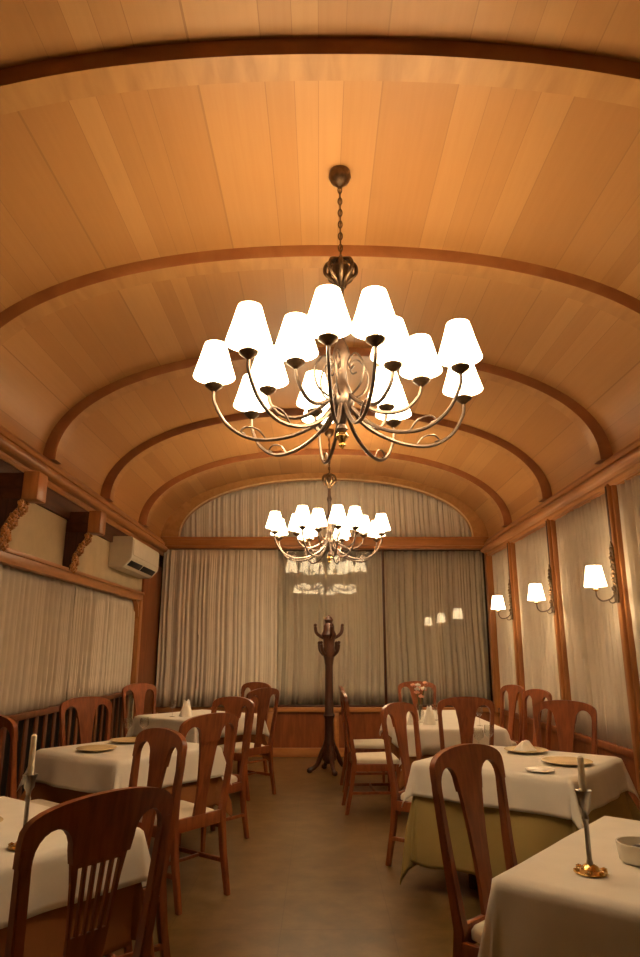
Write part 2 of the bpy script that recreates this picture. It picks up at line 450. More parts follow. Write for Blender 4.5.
# slatted dado under the left window
bm = bmesh.new(); y = 3.2
box(bm, XL-.14, XL-.1, 3.2, 9.12, 0, .95, 0, 1)
while y < 9.05:
    box(bm, XL-.015, XL-.0, y, y+.07, .02, .93, .004, 0); y += .2
box(bm, XL-.06, XL+.03, 3.2, 9.12, .91, .96, .006, 0); box(bm, XL-.05, XL+.01, 3.2, 9.12, 0, .1, .004, 0)
struct(finish(bm, 'wall_left_base', [M['dado'], M['black']], smooth=30))
# wall behind the viewer
bm = bmesh.new(); box(bm, XL-.15, XR+.15, YF-.1, YF, 0, 4.25); struct(finish(bm, 'wall_front', M['plaster'], smooth=0))

# ------------------------------------------------------------------ curtains
def curtain(name, label, p0, p1, z0, top, mat, pleat=.1, amp=.022, seed=0, group=None):
    """pleated hanging cloth from p0 to p1 (x, y); top is a height or a function of the distance along"""
    rnd = random.Random(seed)
    a, b = Vector((*p0, 0)), Vector((*p1, 0)); L = (b-a).length; d = (b-a)/L; nrm = Vector((-d.y, d.x, 0))
    n = max(24, int(L/.009)); ph = [rnd.uniform(0, 6.28) for _ in range(4)]
    bm = bmesh.new(); rows = 9; cols = []
    for i in range(n+1):
        s_ = L*i/n
        zt = top(s_) if callable(top) else top
        col = []
        for r_ in range(rows+1):
            t = r_/rows; z = z0+(zt-z0)*t
            q = s_+.018*math.sin(3*z+ph[0])*(1-t)
            k = 2*PI/pleat
            off = amp*(.75+.35*math.sin(.21*k*q+ph[1])+.3*math.sin(1.7*s_+ph[0])+.25*(1-t))*math.sin(k*q+1.7*math.sin(.31*k*q+ph[2])+1.3*math.sin(.13*k*q+ph[3]))
            off += .35*amp*math.sin(2.63*k*q+ph[1]+.6*z)
            col.append(bm.verts.new(a+d*s_+nrm*off+Vector((0, 0, z))))
        cols.append(col)
    for i in range(n):
        for r_ in range(rows):
            if (cols[i][r_+1].co-cols[i][r_].co).length+(cols[i+1][r_+1].co-cols[i+1][r_].co).length > 1e-4:
                bm.faces.new((cols[i][r_], cols[i+1][r_], cols[i+1][r_+1], cols[i][r_+1]))
    bmesh.ops.recalc_face_normals(bm, faces=bm.faces[:])
    o = finish(bm, name, mat, None, 80)
    sm = o.modifiers.new('thickness', 'SOLIDIFY'); sm.thickness = .003
    return tag(o, label, 'curtain', group)

G = 'curtains across the back windows'
curtain('curtain', 'pale opaque pleated curtain left of the coat stand on the back wall', (XL+.06, YB-.075), (-.63, YB-.075), .675, 2.93, M['curtain'], .085, .013, 1, G)
curtain('curtain', 'dim sheer curtain behind glass at the coat stand', (-.66, YB+.16), (.95, YB+.16), .68, 2.94, M['curtain_dim'], .11, .022, 2, G)
curtain('curtain', 'dim sheer curtain behind glass right of the dark mullion', (.96, YB+.16), (XR-.05, YB+.16), .68, 2.94, M['curtain_dim'], .12, .026, 3, G)
def arch_top(x0):
    def f(s_):
        c = min(1, abs(x0+s_-.09)/2.27)
        return 3.12+.94*(1-c**NP)**(1/NP)
    return f
curtain('curtain', 'pleated half-moon curtain filling the arched window under the vault', (-2.17, YB+.12), (2.35, YB+.12), 3.115, arch_top(-2.17), M['curtain'], .1, .014, 4)
G = 'curtains along the wall of sconces'
curtain('curtain', 'pale curtain at the far corner before the farthest sconce', (XR+.03, YB-.1), (XR+.03, 8.84), .65, 2.84, M['curtain'], .1, .02, 5, G)
curtain('curtain', 'pale curtain between the farthest and middle sconce posts', (XR+.03, 8.80), (XR+.03, 7.26), .65, 2.84, M['curtain'], .1, .02, 6, G)
curtain('curtain', 'pale curtain between the middle and nearest sconce posts', (XR+.03, 7.22), (XR+.03, 5.68), .65, 2.84, M['curtain'], .11, .022, 7, G)
curtain('curtain', 'pale curtain on the near side of the nearest sconce post, cut by the frame', (XR+.03, 5.64), (XR+.03, 4.05), .65, 2.84, M['curtain'], .11, .022, 8, G)
G = 'curtains of the window under the air conditioner'
curtain('curtain', 'ivory curtain panel nearer the air conditioner above the slatted dado', (XL-.04, 8.93), (XL-.04, 6.72), .95, 2.1, M['curtain'], .12, .03, 9, G)
curtain('curtain', 'ivory curtain panel under the carved brackets above the slatted dado', (XL-.04, 6.69), (XL-.04, 3.22), .95, 2.1, M['curtain'], .12, .03, 10, G)

# ------------------------------------------------------------------ lamps
LAMP_COL = (1, .715, .43)
def lamp_light(name, loc, power, parent=None, rad=.03):
    l = bpy.data.lights.new(name, 'POINT'); l.energy = power; l.color = LAMP_COL; l.shadow_soft_size = rad
    o = bpy.data.objects.new(name, l); C.objects.link(o); o.location = loc
    if parent: o.parent = parent
    return o

def shade_bm(x, y, z, rb=.112, rt=.058, h=.19):
    bm = bmesh.new()
    lathe(bm, [(rb, 0), (rb*.93+rt*.07, h*.07), (rt+(rb-rt)*.5, h*.48), (rt, h), (rt-.003, h), (rt+(rb-rt)*.5-.003, h*.48), (rb-.003, 0), (rb, 0)], 24, (x, y, z), cap=False)
    bmesh.ops.remove_doubles(bm, verts=bm.verts[:], dist=1e-5)
    return bm

CH_POWER = 6.2
def chandelier(label, x, y, zc, rot=0, power=CH_POWER):
    """zc: height of the vault above it"""
    t = thing('chandelier', label, 'chandelier', (x, y, zc), rot, 'chandeliers under the vault')
    Z = lambda z: z-4.15
    bm = bmesh.new(); lathe(bm, [(.02, Z(4.16)), (.06, Z(4.155)), (.066, Z(4.12)), (.05, Z(4.085)), (.03, Z(4.07)), (.012, Z(4.05))], 20); finish(bm, 'canopy', M['bronze'], t)
    # chain of links
    bm = bmesh.new(); z = 4.055; k = 0
    while z > 3.57:
        c = [(.011*math.cos(a)*(k % 2 == 0), .011*math.cos(a)*(k % 2 == 1), Z(z-.022+.024*math.sin(a))) for a in [2*PI*i/10 for i in range(11)]]
        tube(bm, c, .0042, 5); z -= .038; k += 1
    tube(bm, [(0, 0, Z(4.06)), (0, 0, Z(3.55))], .004, 6)
    finish(bm, 'chain', M['bronze'], t)
    bm = bmesh.new()
    for i in range(8):
        a = 2*PI*i/8
        tube(bm, catmull([(.015*math.cos(a), .015*math.sin(a), Z(3.58)), (.075*math.cos(a), .075*math.sin(a), Z(3.55)), (.085*math.cos(a), .085*math.sin(a), Z(3.49)), (.035*math.cos(a), .035*math.sin(a), Z(3.44)), (.015*math.cos(a), .015*math.sin(a), Z(3.40))], 4), .011, 6)
    lathe(bm, [(.01, Z(3.6)), (.03, Z(3.57)), (.05, Z(3.53)), (.035, Z(3.46)), (.02, Z(3.40))], 14)
    finish(bm, 'crown', M['bronze'], t)
    bm = bmesh.new()
    lathe(bm, [(.016, Z(3.42)), (.02, Z(3.3)), (.032, Z(3.26)), (.02, Z(3.22)), (.02, Z(3.08)), (.04, Z(3.04)), (.05, Z(2.99)), (.03, Z(2.93)), (.022, Z(2.86)), (.036, Z(2.83)), (.06, Z(2.77)), (.066, Z(2.72)), (.05, Z(2.67)), (.03, Z(2.64)), (.02, Z(2.6)), (.032, Z(2.575)), (.012, Z(2.55))], 18)
    finish(bm, 'column', M['nickel'], t)
    bm = bmesh.new(); lathe(bm, [(.008, Z(2.57)), (.03, Z(2.55)), (.036, Z(2.535)), (.02, Z(2.515)), (.014, Z(2.5)), (.02, Z(2.488)), (.004, Z(2.47))], 16); finish(bm, 'finial', M['brass'], t)
    # scroll ornament round the column
    for i in range(6):
        a = 2*PI*i/6+.3; ca, sa = math.cos(a), math.sin(a)
        bm = bmesh.new()
        tube(bm, [(r*ca, r*sa, Z(z)) for r, z in [tuple(p)[:2] for p in catmull([(.05, 2.74, 0), (.13, 2.8, 0), (.15, 2.9, 0), (.10, 2.98, 0), (.05, 2.95, 0), (.06, 2.9, 0), (.085, 2.91, 0)], 5)]], .006, 6)
        finish(bm, 'scroll', M['nickel'], t)
    lamps = [(a, r, 2.87) for a, r in ((15, .71), (60, .68), (100, .68), (140, .68), (180, .68), (222, .61), (262, .56), (284, .56), (338, .63))]
    lamps += [(a, r, 2.87) for a, r in ((-10, .42), (50, .42), (110, .42), (172, .40), (232, .38), (313, .36))]
    for k, (deg, rad, zb) in enumerate(lamps):
        a = R(deg); ca, sa = math.cos(a), math.sin(a)
        outer = rad > .5
        if outer: pr = [(.05, 2.70), (.14, 2.60), (.30*rad/.68, 2.53), (.47*rad/.68, 2.525), (.60*rad/.68, 2.60), (.672*rad/.68, 2.72), (rad, zb-.075)]
        else: pr = [(.05, 2.76), (.12, 2.70), (.22, 2.655), (.33*rad/.42, 2.665), (.40*rad/.42, 2.73), (rad, zb-.075)]
        bm = bmesh.new()
        path = [(p.x*ca, p.x*sa, Z(p.y)) for p in catmull([(r, z, 0) for r, z in pr], 5)]
        tube(bm, path, [.0115-.003*i/len(path) for i in range(len(path))], 7)
        if outer:
            q_ = .47*rad/.68-.47; cu = catmull([(.40+q_, 2.528, 0), (.44+q_, 2.575, 0), (.50+q_, 2.59, 0), (.53+q_, 2.565, 0), (.505+q_, 2.55, 0)], 4)
            tube(bm, [(p.x*ca, p.x*sa, Z(p.y)) for p in cu], .005, 6)
        arm = finish(bm, 'arm', M['nickel'], t)
        px, py = rad*ca, rad*sa
        bm = bmesh.new(); lathe(bm, [(.008, zb-.085), (.02, zb-.075), (.045, zb-.055), (.048, zb-.045), (.03, zb-.042), (.014, zb-.04)], 14, (px, py, Z(0))); finish(bm, 'drip_pan', M['bronze'], arm)
        bm = bmesh.new(); lathe(bm, [(.013, zb-.042), (.013, zb+.02), (.009, zb+.024)], 10, (px, py, Z(0))); finish(bm, 'candle_sleeve', M['candle'], arm)
        finish(shade_bm(px, py, Z(zb)), 'lamp_shade', M['shade'], arm)
        lamp_light('chandelier_bulb', (px, py, Z(zb+.068)), power, t)
    return t
chandelier('near large chandelier of many lit white shades on curved metal arms', .115, 3.31, 4.145)
chandelier('farther smaller-looking lit chandelier in front of the arched window', .115, 8.0, 4.145, R(17), 9.0)

def sconce(label, y):
    t = thing('wall_sconce', label, 'wall lamp', (XR-.064, y, 1.9), 0, 'sconces on the window posts')
    bm = bmesh.new()
    prism(bm, [(-.03, -.06), (.03, -.06), (.038, 0), (.03, .40), (0, .46), (-.03, .40), (-.038, 0)], 0, -.012, .002)
    rnd = random.Random(3)
    for i in range(11):
        z = .02+.037*i; r_ = .024+.008*math.sin(i*1.9)
        blob(bm, (-.016, .016*math.sin(i*2.4), z), r_, 0, 1, (.7, 1, .8))
    finish(bm, 'carved_backplate', M['bronze'], t)
    bm = bmesh.new()
    tube(bm, [(p.x, 0, p.y) for p in catmull([(-.01, .02, 0), (-.06, -.03, 0), (-.13, -.045, 0), (-.17, -.01, 0), (-.175, .05, 0)], 6)], .007, 7)
    tube(bm, [(p.x, 0, p.y) for p in catmull([(-.01, -.03, 0), (-.03, -.06, 0), (-.06, -.06, 0), (-.07, -.035, 0), (-.05, -.025, 0)], 5)], .005, 6)
    arm = finish(bm, 'arm', M['nickel'], t)
    bm = bmesh.new(); lathe(bm, [(.006, .03), (.018, .04), (.03, .05), (.012, .055)], 12, (-.175, 0, 0)); finish(bm, 'drip_pan', M['brass'], arm)
    bm = bmesh.new(); lathe(bm, [(.012, .05), (.012, .12), (.008, .125)], 10, (-.175, 0, 0)); finish(bm, 'candle_sleeve', M['candle'], arm)
    finish(shade_bm(-.175, 0, .075, .092, .062, .17), 'lamp_shade', M['shade'], arm)
    lamp_light('sconce_bulb', (-.175, 0, .15), 12.0, t)
sconce('lit sconce with white shade on the nearest right-hand post', POSTS[1])
sconce('lit sconce with white shade on the middle post, between two others', POSTS[2])
sconce('lit sconce with white shade on the farthest post, near the back corner', POSTS[3])

# ------------------------------------------------------------------ left wall brackets, air conditioner
def bracket(label, y):
    t = thing('wall_bracket', label, 'bracket', (XL+.0, y, 2.2), 0, 'carved brackets under the cornice')
    p = [(0, -.03), (.06, -.03), (.085, .02), (.08, .08), (.10, .15), (.14, .22), (.185, .28), (.20, .34), (0, .34)]
    bm = bmesh.new(); prism(bm, p, 1, -.07, .07); finish(bm, 'corbel', M['dark'], t)
    bm = bmesh.new()
    spine = catmull([(.07, -.01, 0), (.09, .04, 0), (.09, .09, 0), (.11, .15, 0), (.15, .22, 0), (.19, .28, 0), (.205, .33, 0)], 3)
    for i, q in enumerate(spine):
        for yy in (-.05, 0, .05):
            blob(bm, (q.x+.004*math.sin(i*2.1), yy, q.y), .022+.010*math.sin(i*1.3+yy*30), 0, 1, (.9, 1, .9))
    finish(bm, 'carving', M['gilt'], t)
    bm = bmesh.new(); box(bm, -.0, .215, -.075, .075, .34, .54, .006); finish(bm, 'beam', M['frieze'], t)
    bm = bmesh.new(); box(bm, .21, .33, -.085, .085, .335, .55, .01); finish(bm, 'beam_end', M['orange'], t)
bracket('carved wooden bracket nearer the air conditioner on the plaster wall', 6.33)
bracket('carved wooden bracket at the left edge, farther from the air conditioner', 4.88)

t = thing('air_conditioner', 'ivory wall air conditioner unit above the window end', 'air conditioner', (XL, 7.62, 2.38))
bm = bmesh.new(); prism(bm, [(0.0, 0), (.17, 0), (.25, .09), (.262, .13), (.262, .33), (.24, .355), (0, .355)], 1, 0, 1.3)
bmesh.ops.bevel(bm, geom=[e for e in bm.edges], offset=.008, segments=2, affect='EDGES'); finish(bm, 'body', M['acw'], t, 30)
bm = bmesh.new(); box(bm, .255, .27, .04, 1.26, .14, .32, .006); finish(bm, 'front_panel', M['acw'], t)
bm = bmesh.new(); box(bm, -.006, .006, .06, .56, -.035, .035, .003, 0, Matrix.Translation((.222, 0, .052)) @ Matrix.Rotation(R(40), 4, 'Y')); box(bm, -.006, .006, .62, 1.2, -.035, .035, .003, 0, Matrix.Translation((.222, 0, .052)) @ Matrix.Rotation(R(40), 4, 'Y')); finish(bm, 'vent', M['black'], t)

# ------------------------------------------------------------------ coat stand
t = thing('coat_stand', 'dark wooden coat stand with hooks and splayed feet by the back wall', 'coat stand', (.115, 8.87, 0))
bm = bmesh.new()
lathe(bm, [(.045, .10), (.085, .14), (.092, .2), (.066, .26), (.078, .32), (.06, .38), (.054, .62), (.072, .66), (.054, .70), (.05, 1.26), (.066, 1.36), (.09, 1.43), (.07, 1.50), (.075, 1.58), (.10, 1.65), (.07, 1.71), (.07, 1.76), (.045, 1.80), (.06, 1.84), (.04, 1.87), (.006, 1.90)], 18)
finish(bm, 'pole', M['dark'], t)
for i in range(4):
    a = PI/2*i+.25; ca, sa = math.cos(a), math.sin(a)
    bm = bmesh.new(); tube(bm, [(p.x*ca, p.x*sa, p.y) for p in catmull([(.03, .34, 0), (.09, .24, 0), (.15, .10, 0), (.21, .05, 0), (.25, .035, 0)], 5)], [.03]*10+[.026]*11, 8)
    lathe(bm, [(.02, 0), (.034, .012), (.034, .04), (.015, .06)], 10, (.25*ca, .25*sa, 0)); finish(bm, 'foot', M['dark'], t)
for z0, n, rr, off in ((1.62, 4, .18, .2), (1.40, 4, .16, .9)):
    for i in range(n):
        a = 2*PI*i/n+off; ca, sa = math.cos(a), math.sin(a)
        bm = bmesh.new(); tube(bm, [(p.x*ca, p.x*sa, p.y) for p in catmull([(.02, z0, 0), (.07, z0-.01, 0), (rr-.02, z0+.05, 0), (rr, z0+.13, 0)], 5)], .021, 7)
        blob(bm, (rr*ca, rr*sa, z0+.15), .025); finish(bm, 'hook', M['dark'], t)

# ------------------------------------------------------------------ tables and cloths
TH = .745
def table(label, x, y, rot, ax, ay, legs=True):
    t = thing('dining_table', label, 'table', (x, y, 0), rot, 'restaurant tables')
    bm = bmesh.new(); box(bm, -ax, ax, -ay, ay, TH-.03, TH, .006); finish(bm, 'tabletop', M['dark'], t)
    for sx in (-1, 1):
        for sy in (-1, 1):
            bm = bmesh.new(); post(bm, [(sx*(ax-.24), sy*(ay-.24), 0, .022, .022), (sx*(ax-.24), sy*(ay-.24), TH-.03, .032, .032)]); finish(bm, 'leg', M['dark'], t)
    bm = bmesh.new(); box(bm, -ax+.13, ax-.13, -ay+.13, ay-.13, TH-.10, TH-.03, .004); finish(bm, 'apron', M['dark'], t)
    return t

def cloth(name, label, cat, x, y, rot, ax, ay, drop, mat, zt, gap, seed=0, rip=.018, group=None, flare=.2, f0=.0):
    rnd = random.Random(seed); st = .022
    ph = [rnd.uniform(0, 6.28) for _ in range(4)]
    def axis(a):
        n = int((a+drop)/st)
        return [-(a+drop)+2*(a+drop)*i/(2*n) for i in range(2*n+1)]
    us, vs = axis(ax), axis(ay)
    bm = bmesh.new(); grid = []
    rr = .018
    for u in us:
        row = []
        for v in vs:
            cu, cv = max(-ax, min(ax, u)), max(-ay, min(ay, v))
            o = Vector((u-cu, v-cv)); L = o.length
            if L < 1e-6:
                p = Vector((u, v, zt+.0015*math.sin(7*u+ph[0])*math.sin(6*v+ph[1])))
            else:
                n = o/L
                arc = rr*PI/2
                if L < arc: h = rr*math.sin(L/rr); dz = rr*(1-math.cos(L/rr))
                else: h = rr; dz = rr+(L-arc)
                ang = math.atan2(n.y, n.x)
                q = cu*n.y-cv*n.x
                corner = abs(n.x*n.y)*2
                w = max(0, min(1, (L-f0)/.25))
                f = max(0, L-.03-f0*.6)
                h += flare*f*(.45+.9*corner)+rip*w*(math.sin(9*q+ph[0]+3*math.cos(ang+ph[2]))+.5*math.sin(21*q+ph[1])+.0)
                h += rip*1.4*w*corner*math.cos(4*(ang-PI/4)*2)
                h = max(h, rr*.6 if L >= arc else h)
                p = Vector((cu+n.x*(h+gap), cv+n.y*(h+gap), zt-dz*(1-(.06 if f0 == 0 else .15)*corner)))
                if L < arc: p = Vector((cu+n.x*(h+gap*min(1, L/arc)), cv+n.y*(h+gap*min(1, L/arc)), zt-dz))
            p.z = max(p.z, .012)
            row.append(bm.verts.new(p))
        grid.append(row)
    for i in range(len(us)-1):
        for j in range(len(vs)-1):
            bm.faces.new((grid[i][j], grid[i+1][j], grid[i+1][j+1], grid[i][j+1]))
    o = finish(bm, name, mat, None, 0)
    o.data.shade_smooth()
    o.location = (x, y, 0); o.rotation_euler = (0, 0, rot)
    sm = o.modifiers.new('thickness', 'SOLIDIFY'); sm.thickness = .002; sm.offset = 1
    return tag(o, label, cat, group)

ZU, ZW = TH+.004, TH+.010
TOPZ = ZW+.004
def setting(lbl, x, y, deg, ax, ay, drop, under=None, udrop=.5, seed=0):
    rot = R(deg)
    table(lbl[0], x, y, rot, ax, ay)
    if under:
        cloth('under_cloth', lbl[2], 'tablecloth', x, y, rot, ax, ay, udrop, M[under], ZU, .0, seed+50, .036, 'coloured under cloths', .1, drop*1.0)
    cloth('tablecloth', lbl[1], 'tablecloth', x, y, rot, ax, ay, drop, M['white'], ZW, .014, seed, .012, 'white tablecloths')

E1 = -38
setting(('table under the white cloth with candlestick and bowl', 'white cloth on the near right table with tall candlestick and white bowl'), 1.30, 2.44, -40, .51, .51, .45, None, 0, 1)
setting(('table under the white and olive cloths', 'white cloth over the olive cloth, set with plates', 'olive-gold cloth hanging below a white cloth to near the floor'), 1.32, 4.75, E1, .49, .49, .215, 'olive', .6, 2)
setting(('long far table in front of the right back curtain', 'white cloth on the long far table with flowers', 'brown cloth hanging below the white cloth of the long far table'), 1.25, 7.5, 0, .44, 1.0, .24, 'brown', .42, 3)
setting(('table at the left edge under a white cloth with candlestick', 'white cloth at the left edge, with tall candlestick', 'brown cloth hanging below the left edge white cloth'), -1.45, 2.87, -36, .50, .50, .2, 'brown', .42, 4)
setting(('middle table of the left row under a white cloth with plates', 'white cloth with plates and glasses, middle of the left row', 'brown cloth hanging below the middle cloth of the left row'), -1.41, 5.29, -36, .45, .45, .22, 'brown', .42, 5)
setting(('farthest table of the left row, near the back wall', 'white cloth on the farthest table of the left row', 'brown cloth hanging below the farthest cloth of the left row'), -1.35, 7.9, E1, .48, .48, .22, 'brown', .42, 6)

# ------------------------------------------------------------------ chairs
def by(z): return -.2-.15*(z-.46)
def make_chair(name, label, slits):
    t = thing(name, label, 'chair', (0, 0, 0), 0, 'wooden dining chairs')
    wd = M['chair']
    # crest rail with two arched cut-outs
    top = [(.245*math.sin(PI/2*i/10), .975+.095*max(0, math.cos(PI/2*i/10))**.62) for i in range(-10, 11)]
    ow = .085 if not slits else .10
    low = [(.243, .92), (.208, .92)]
    xm, rx = (.208+ow)/2, (.208-ow)/2
    low += [(xm+rx*math.cos(PI*i/10), .935+.065*math.sin(PI*i/10)) for i in range(11)]
    low += [(ow-.008, .90)]
    lower = low + [(-x, z) for x, z in reversed(low)]
    bm = bmesh.new(); plate_cut(bm, top[::-1] + [p for p in reversed(lower)] if False else top + lower, [], lambda x, z: by(z)-.003+.25*x*x, .025)
    bmesh.ops.recalc_face_normals(bm, faces=bm.faces[:])
    finish(bm, 'crest_rail', wd, t, 40)
    # splat
    side = [(ow-.008, .905), (ow-.02, .84), (ow-.032, .74), (ow-.04, .64), (ow-.042, .56), (ow-.036, .47)]
    outer = side + [(-x, z) for x, z in reversed(side)]
    holes = []
    if slits:
        for k in range(5):
            x = -.058+.029*k; dx = .0095; sc = .84
            holes.append([(x*sc-dx*.8, .71), (x*sc+dx*.8, .71), (x+dx, .885), (x-dx, .885)])
    bm = bmesh.new(); plate_cut(bm, outer, holes, lambda x, z: by(z)+.0+.25*x*x, .016 if not slits else .011); finish(bm, 'splat', wd, t, 40)
    for sx in (-1, 1):
        bm = bmesh.new()
        post(bm, [(sx*.195, -.275, 0, .015, .017), (sx*.195, -.225, .25, .018, .02), (sx*.197, -.2, .46, .02, .022), (sx*.210, by(.7), .7, .017, .018), (sx*.225, by(.93)+.008, .93, .017, .015), (sx*.226, by(.97)+.008, .97, .015, .011)])
        finish(bm, 'back_post', wd, t, 40)
        bm = bmesh.new(); post(bm, [(sx*.205, .205, 0, .013, .013), (sx*.21, .208, .43, .021, .021)]); finish(bm, 'front_leg', wd, t, 40)
        bm = bmesh.new(); box(bm, sx*.203-.011, sx*.203+.011, -.2, .2, .365, .43, .003); finish(bm, 'seat_rail', wd, t)
        bm = bmesh.new(); box(bm, sx*.203-.009, sx*.203+.009, -.235, .2, .17, .195, .003); finish(bm, 'stretcher', wd, t)
    bm = bmesh.new(); box(bm, -.2, .2, .197, .219, .365, .43, .003); finish(bm, 'seat_rail', wd, t)
    bm = bmesh.new(); box(bm, -.19, .19, -.212, -.19, .40, .475, .003); finish(bm, 'seat_rail', wd, t)
    bm = bmesh.new(); box(bm, -.2, .2, -.02, .0, .173, .192, .003); finish(bm, 'stretcher', wd, t)
    # upholstered seat
    bm = bmesh.new()
    lv = [(.0, .432, 1), (.0, .455, 1.0), (.008, .47, 1), (.03, .481, 1), (.08, .487, 1)]
    def rr(ins):
        o = []
        for cx, cy, a0 in ((.225, .225, 0), (-.225, .225, 90), (-.18, -.185, 180), (.18, -.185, 270)):
            r_ = .035
            for k in range(5):
                a = R(a0+22.5*k)
                sx_ = 1 if cx > 0 else -1; sy_ = 1 if cy > 0 else -1
                o.append((cx-sx_*(r_+ins)+r_*math.cos(a), cy-sy_*(r_+ins)+r_*math.sin(a)))
        return o
    rings = [[bm.verts.new((px, py, z)) for px, py in rr(i)] for i, z, _ in lv]
    for a, b in zip(rings, rings[1:]):
        for k in range(20): bm.faces.new((a[k], a[(k+1) % 20], b[(k+1) % 20], b[k]))
    bm.faces.new(rings[0][::-1]); bm.faces.new(rings[-1])
    finish(bm, 'seat', M['seat'], t, 60)
    return t

def face(dx, dy): return math.atan2(dy, dx)-PI/2       # chair local +Y looks along (dx, dy)
e1, e2 = (.616, .788), (.788, -.616)
ch0 = make_chair('dining_chair', 'cherry wood chair with slotted splat, nearest, at the left edge table', True)
def back_at(o, bx, by_, d):                            # put the middle of the backrest top at (bx, by_)
    L = math.hypot(*d); o.location = (bx+d[0]/L*.27, by_+d[1]/L*.27, 0); o.rotation_euler = (0, 0, face(*d))
back_at(ch0, -.605, 2.04, (-.8, .6))
chA = make_chair('dining_chair', 'x', False)
first = [True]
def chair(label, bx, by_, d):
    o = chA if first[0] else dup(chA, (0, 0, 0), 0, label)
    first[0] = False
    o['label'] = label; back_at(o, bx, by_, d); return o
n1, n2 = (-e1[0], -e1[1]), (-e2[0], -e2[1])
chair('solid-splat chair behind the slotted one, facing the left edge table', -.80, 3.56, (-.75, -.66))
chair('aisle chair with pale seat showing, back to viewer, at the middle left table', -.69, 4.44, (-.8, .6))
chair('chair just beyond the pale-seated aisle chair, far side of the middle left table', -.74, 5.98, n1)
chair('aisle chair of the farthest left table, nearest to the viewer', -.60, 7.40, n2)
chair('chair beyond the farthest left table, closest to the back wall on that side', -.80, 8.75, n1)
chair('chair against the left dado behind the middle table, facing the viewer', -1.99, 5.98, e2)
chair('dark chair by the corner post against the left wall, at the farthest left table', -2.17, 8.385, e2)
chair('partly cut chair by the slatted dado at the left frame edge', -2.03, 4.42, e1)
chair('big foreground chair at the candlestick table, pale seat under its cloth', .61, 2.96, (.69, -.72))
chair('chair on the aisle side of the olive cloth table, against its far corner', .60, 5.32, e2)
chair('chair at the window side of the olive cloth table, facing the viewer', 1.93, 5.55, n1)
chair('chair seen edge-on, nearer of two on the aisle side of the long far table', .24, 6.85, (1, .05))
chair('chair seen edge-on, farther of two on the aisle side, next to the coat stand', .25, 7.85, (1, .05))
chair('chair at the near end of the long far table, back to the viewer', 1.25, 6.02, (0, 1))
chair('chair at the far end of the long table, behind the flowers', 1.25, 9.0, (-.05, -1))
chair('nearer of two chairs by the sconce wall at the long far table', 2.22, 7.15, (-.9, -.25))
chair('farther of two chairs by the sconce wall at the long far table', 2.22, 8.05, (-.9, -.25))

# cloths give way to the chair seats pushed against them
def sstep(t): t = max(0., min(1., t)); return t*t*(3-2*t)
bpy.context.view_layer.update()
chairs = [o for o in C.objects if o.parent is None and o.name.startswith('dining_chair')]
for o in C.objects:
    if not o.name.startswith(('tablecloth', 'under_cloth')): continue
    mw = o.matrix_world; mi = mw.inverted(); outer_ = o.name.startswith('tablecloth')
    for c in chairs:
        cw = c.matrix_world; ci = cw.inverted()
        if (c.location-o.location).length > 1.9: continue
        lim = .268 if outer_ else .285
        for v in o.data.vertices:
            p = ci @ (mw @ v.co)
            k = sstep((.36-abs(p.x))/.08)*sstep((.61-p.z)/.08)
            if k > 0 and -.3 < p.y < lim:
                p.y += (lim-p.y)*k
                v.co = mi @ (cw @ p)

# ------------------------------------------------------------------ things on the tables
def candlestick(label, x, y, top=.345):
    t = thing('candlestick', label, 'candlestick', (x, y, TOPZ), 0, 'candlesticks')
    bm = bmesh.new(); lathe(bm, [(.05, 0), (.052, .005), (.04, .01), (.03, .012), (.024, .02), (.012, .026)], 24)
    for i in range(6):
        a = 2*PI*i/6; blob(bm, (.044*math.cos(a), .044*math.sin(a), .008), .012, 0, 1, (1, 1, .7))
    finish(bm, 'base', M['brass'], t)
    bm = bmesh.new(); lathe(bm, [(.012, .022), (.008, .04), (.0075, .15), (.011, .16), (.008, .17), (.009, .185), (.018, .20), (.021, .225), (.026, .24), (.026, .245), (.014, .243), (.013, .225)], 18); finish(bm, 'stem', M['silver'], t)
    bm = bmesh.new(); lathe(bm, [(.0115, .225), (.0105, top), (.005, top+.006)], 14); finish(bm, 'candle', M['candle'], t)
candlestick('tall silver candlestick with white candle on the left edge table', -1.08, 2.68, .38)
candlestick('tall silver candlestick with white candle on the near right table', .87, 2.39)

def dish(name, label, cat, x, y, r, mat, group=None, deep=.02):
    bm = bmesh.new(); lathe(bm, [(r*.55, 0), (r*.6, .003), (r*.95, deep*.8), (r, deep), (r*.97, deep+.003), (r*.62, .008), (.001, .006)], 32)
    o = finish(bm, name, mat, None, 60); o.location = (x, y, TOPZ); return tag(o, label, cat, group)
def bowl(label, x, y, r, z=TOPZ):
    t = thing('bowl', label, 'bowl', (x, y, z))
    bm = bmesh.new(); lathe(bm, [(r*.8, 0), (r*.92, .008), (r, .055), (r, .062), (r*.94, .062), (r*.86, .03), (.001, .028)], 28); finish(bm, 'dish', M['china'], t, 60)
    bm = bmesh.new(); blob(bm, (0, 0, .04), r*.4, 0, 2, (1, .8, .5)); finish(bm, 'contents', M['sauce'], t)
def wineglass(label, x, y, h=.17, r=.035):
    bm = bmesh.new(); lathe(bm, [(r*.9, 0), (r*.9, .002), (.006, .008), (.004, .012), (.004, h*.48), (r*.5, h*.53), (r*.95, h*.66), (r, h*.78), (r*.82, h), (r*.80, h), (r*.96, h*.78), (r*.9, h*.67), (r*.45, h*.55), (.001, h*.52)], 20)
    o = finish(bm, 'wine_glass', M['crystal'], None, 60); o.location = (x, y, TOPZ); return tag(o, label, 'glass', 'stemmed glasses')
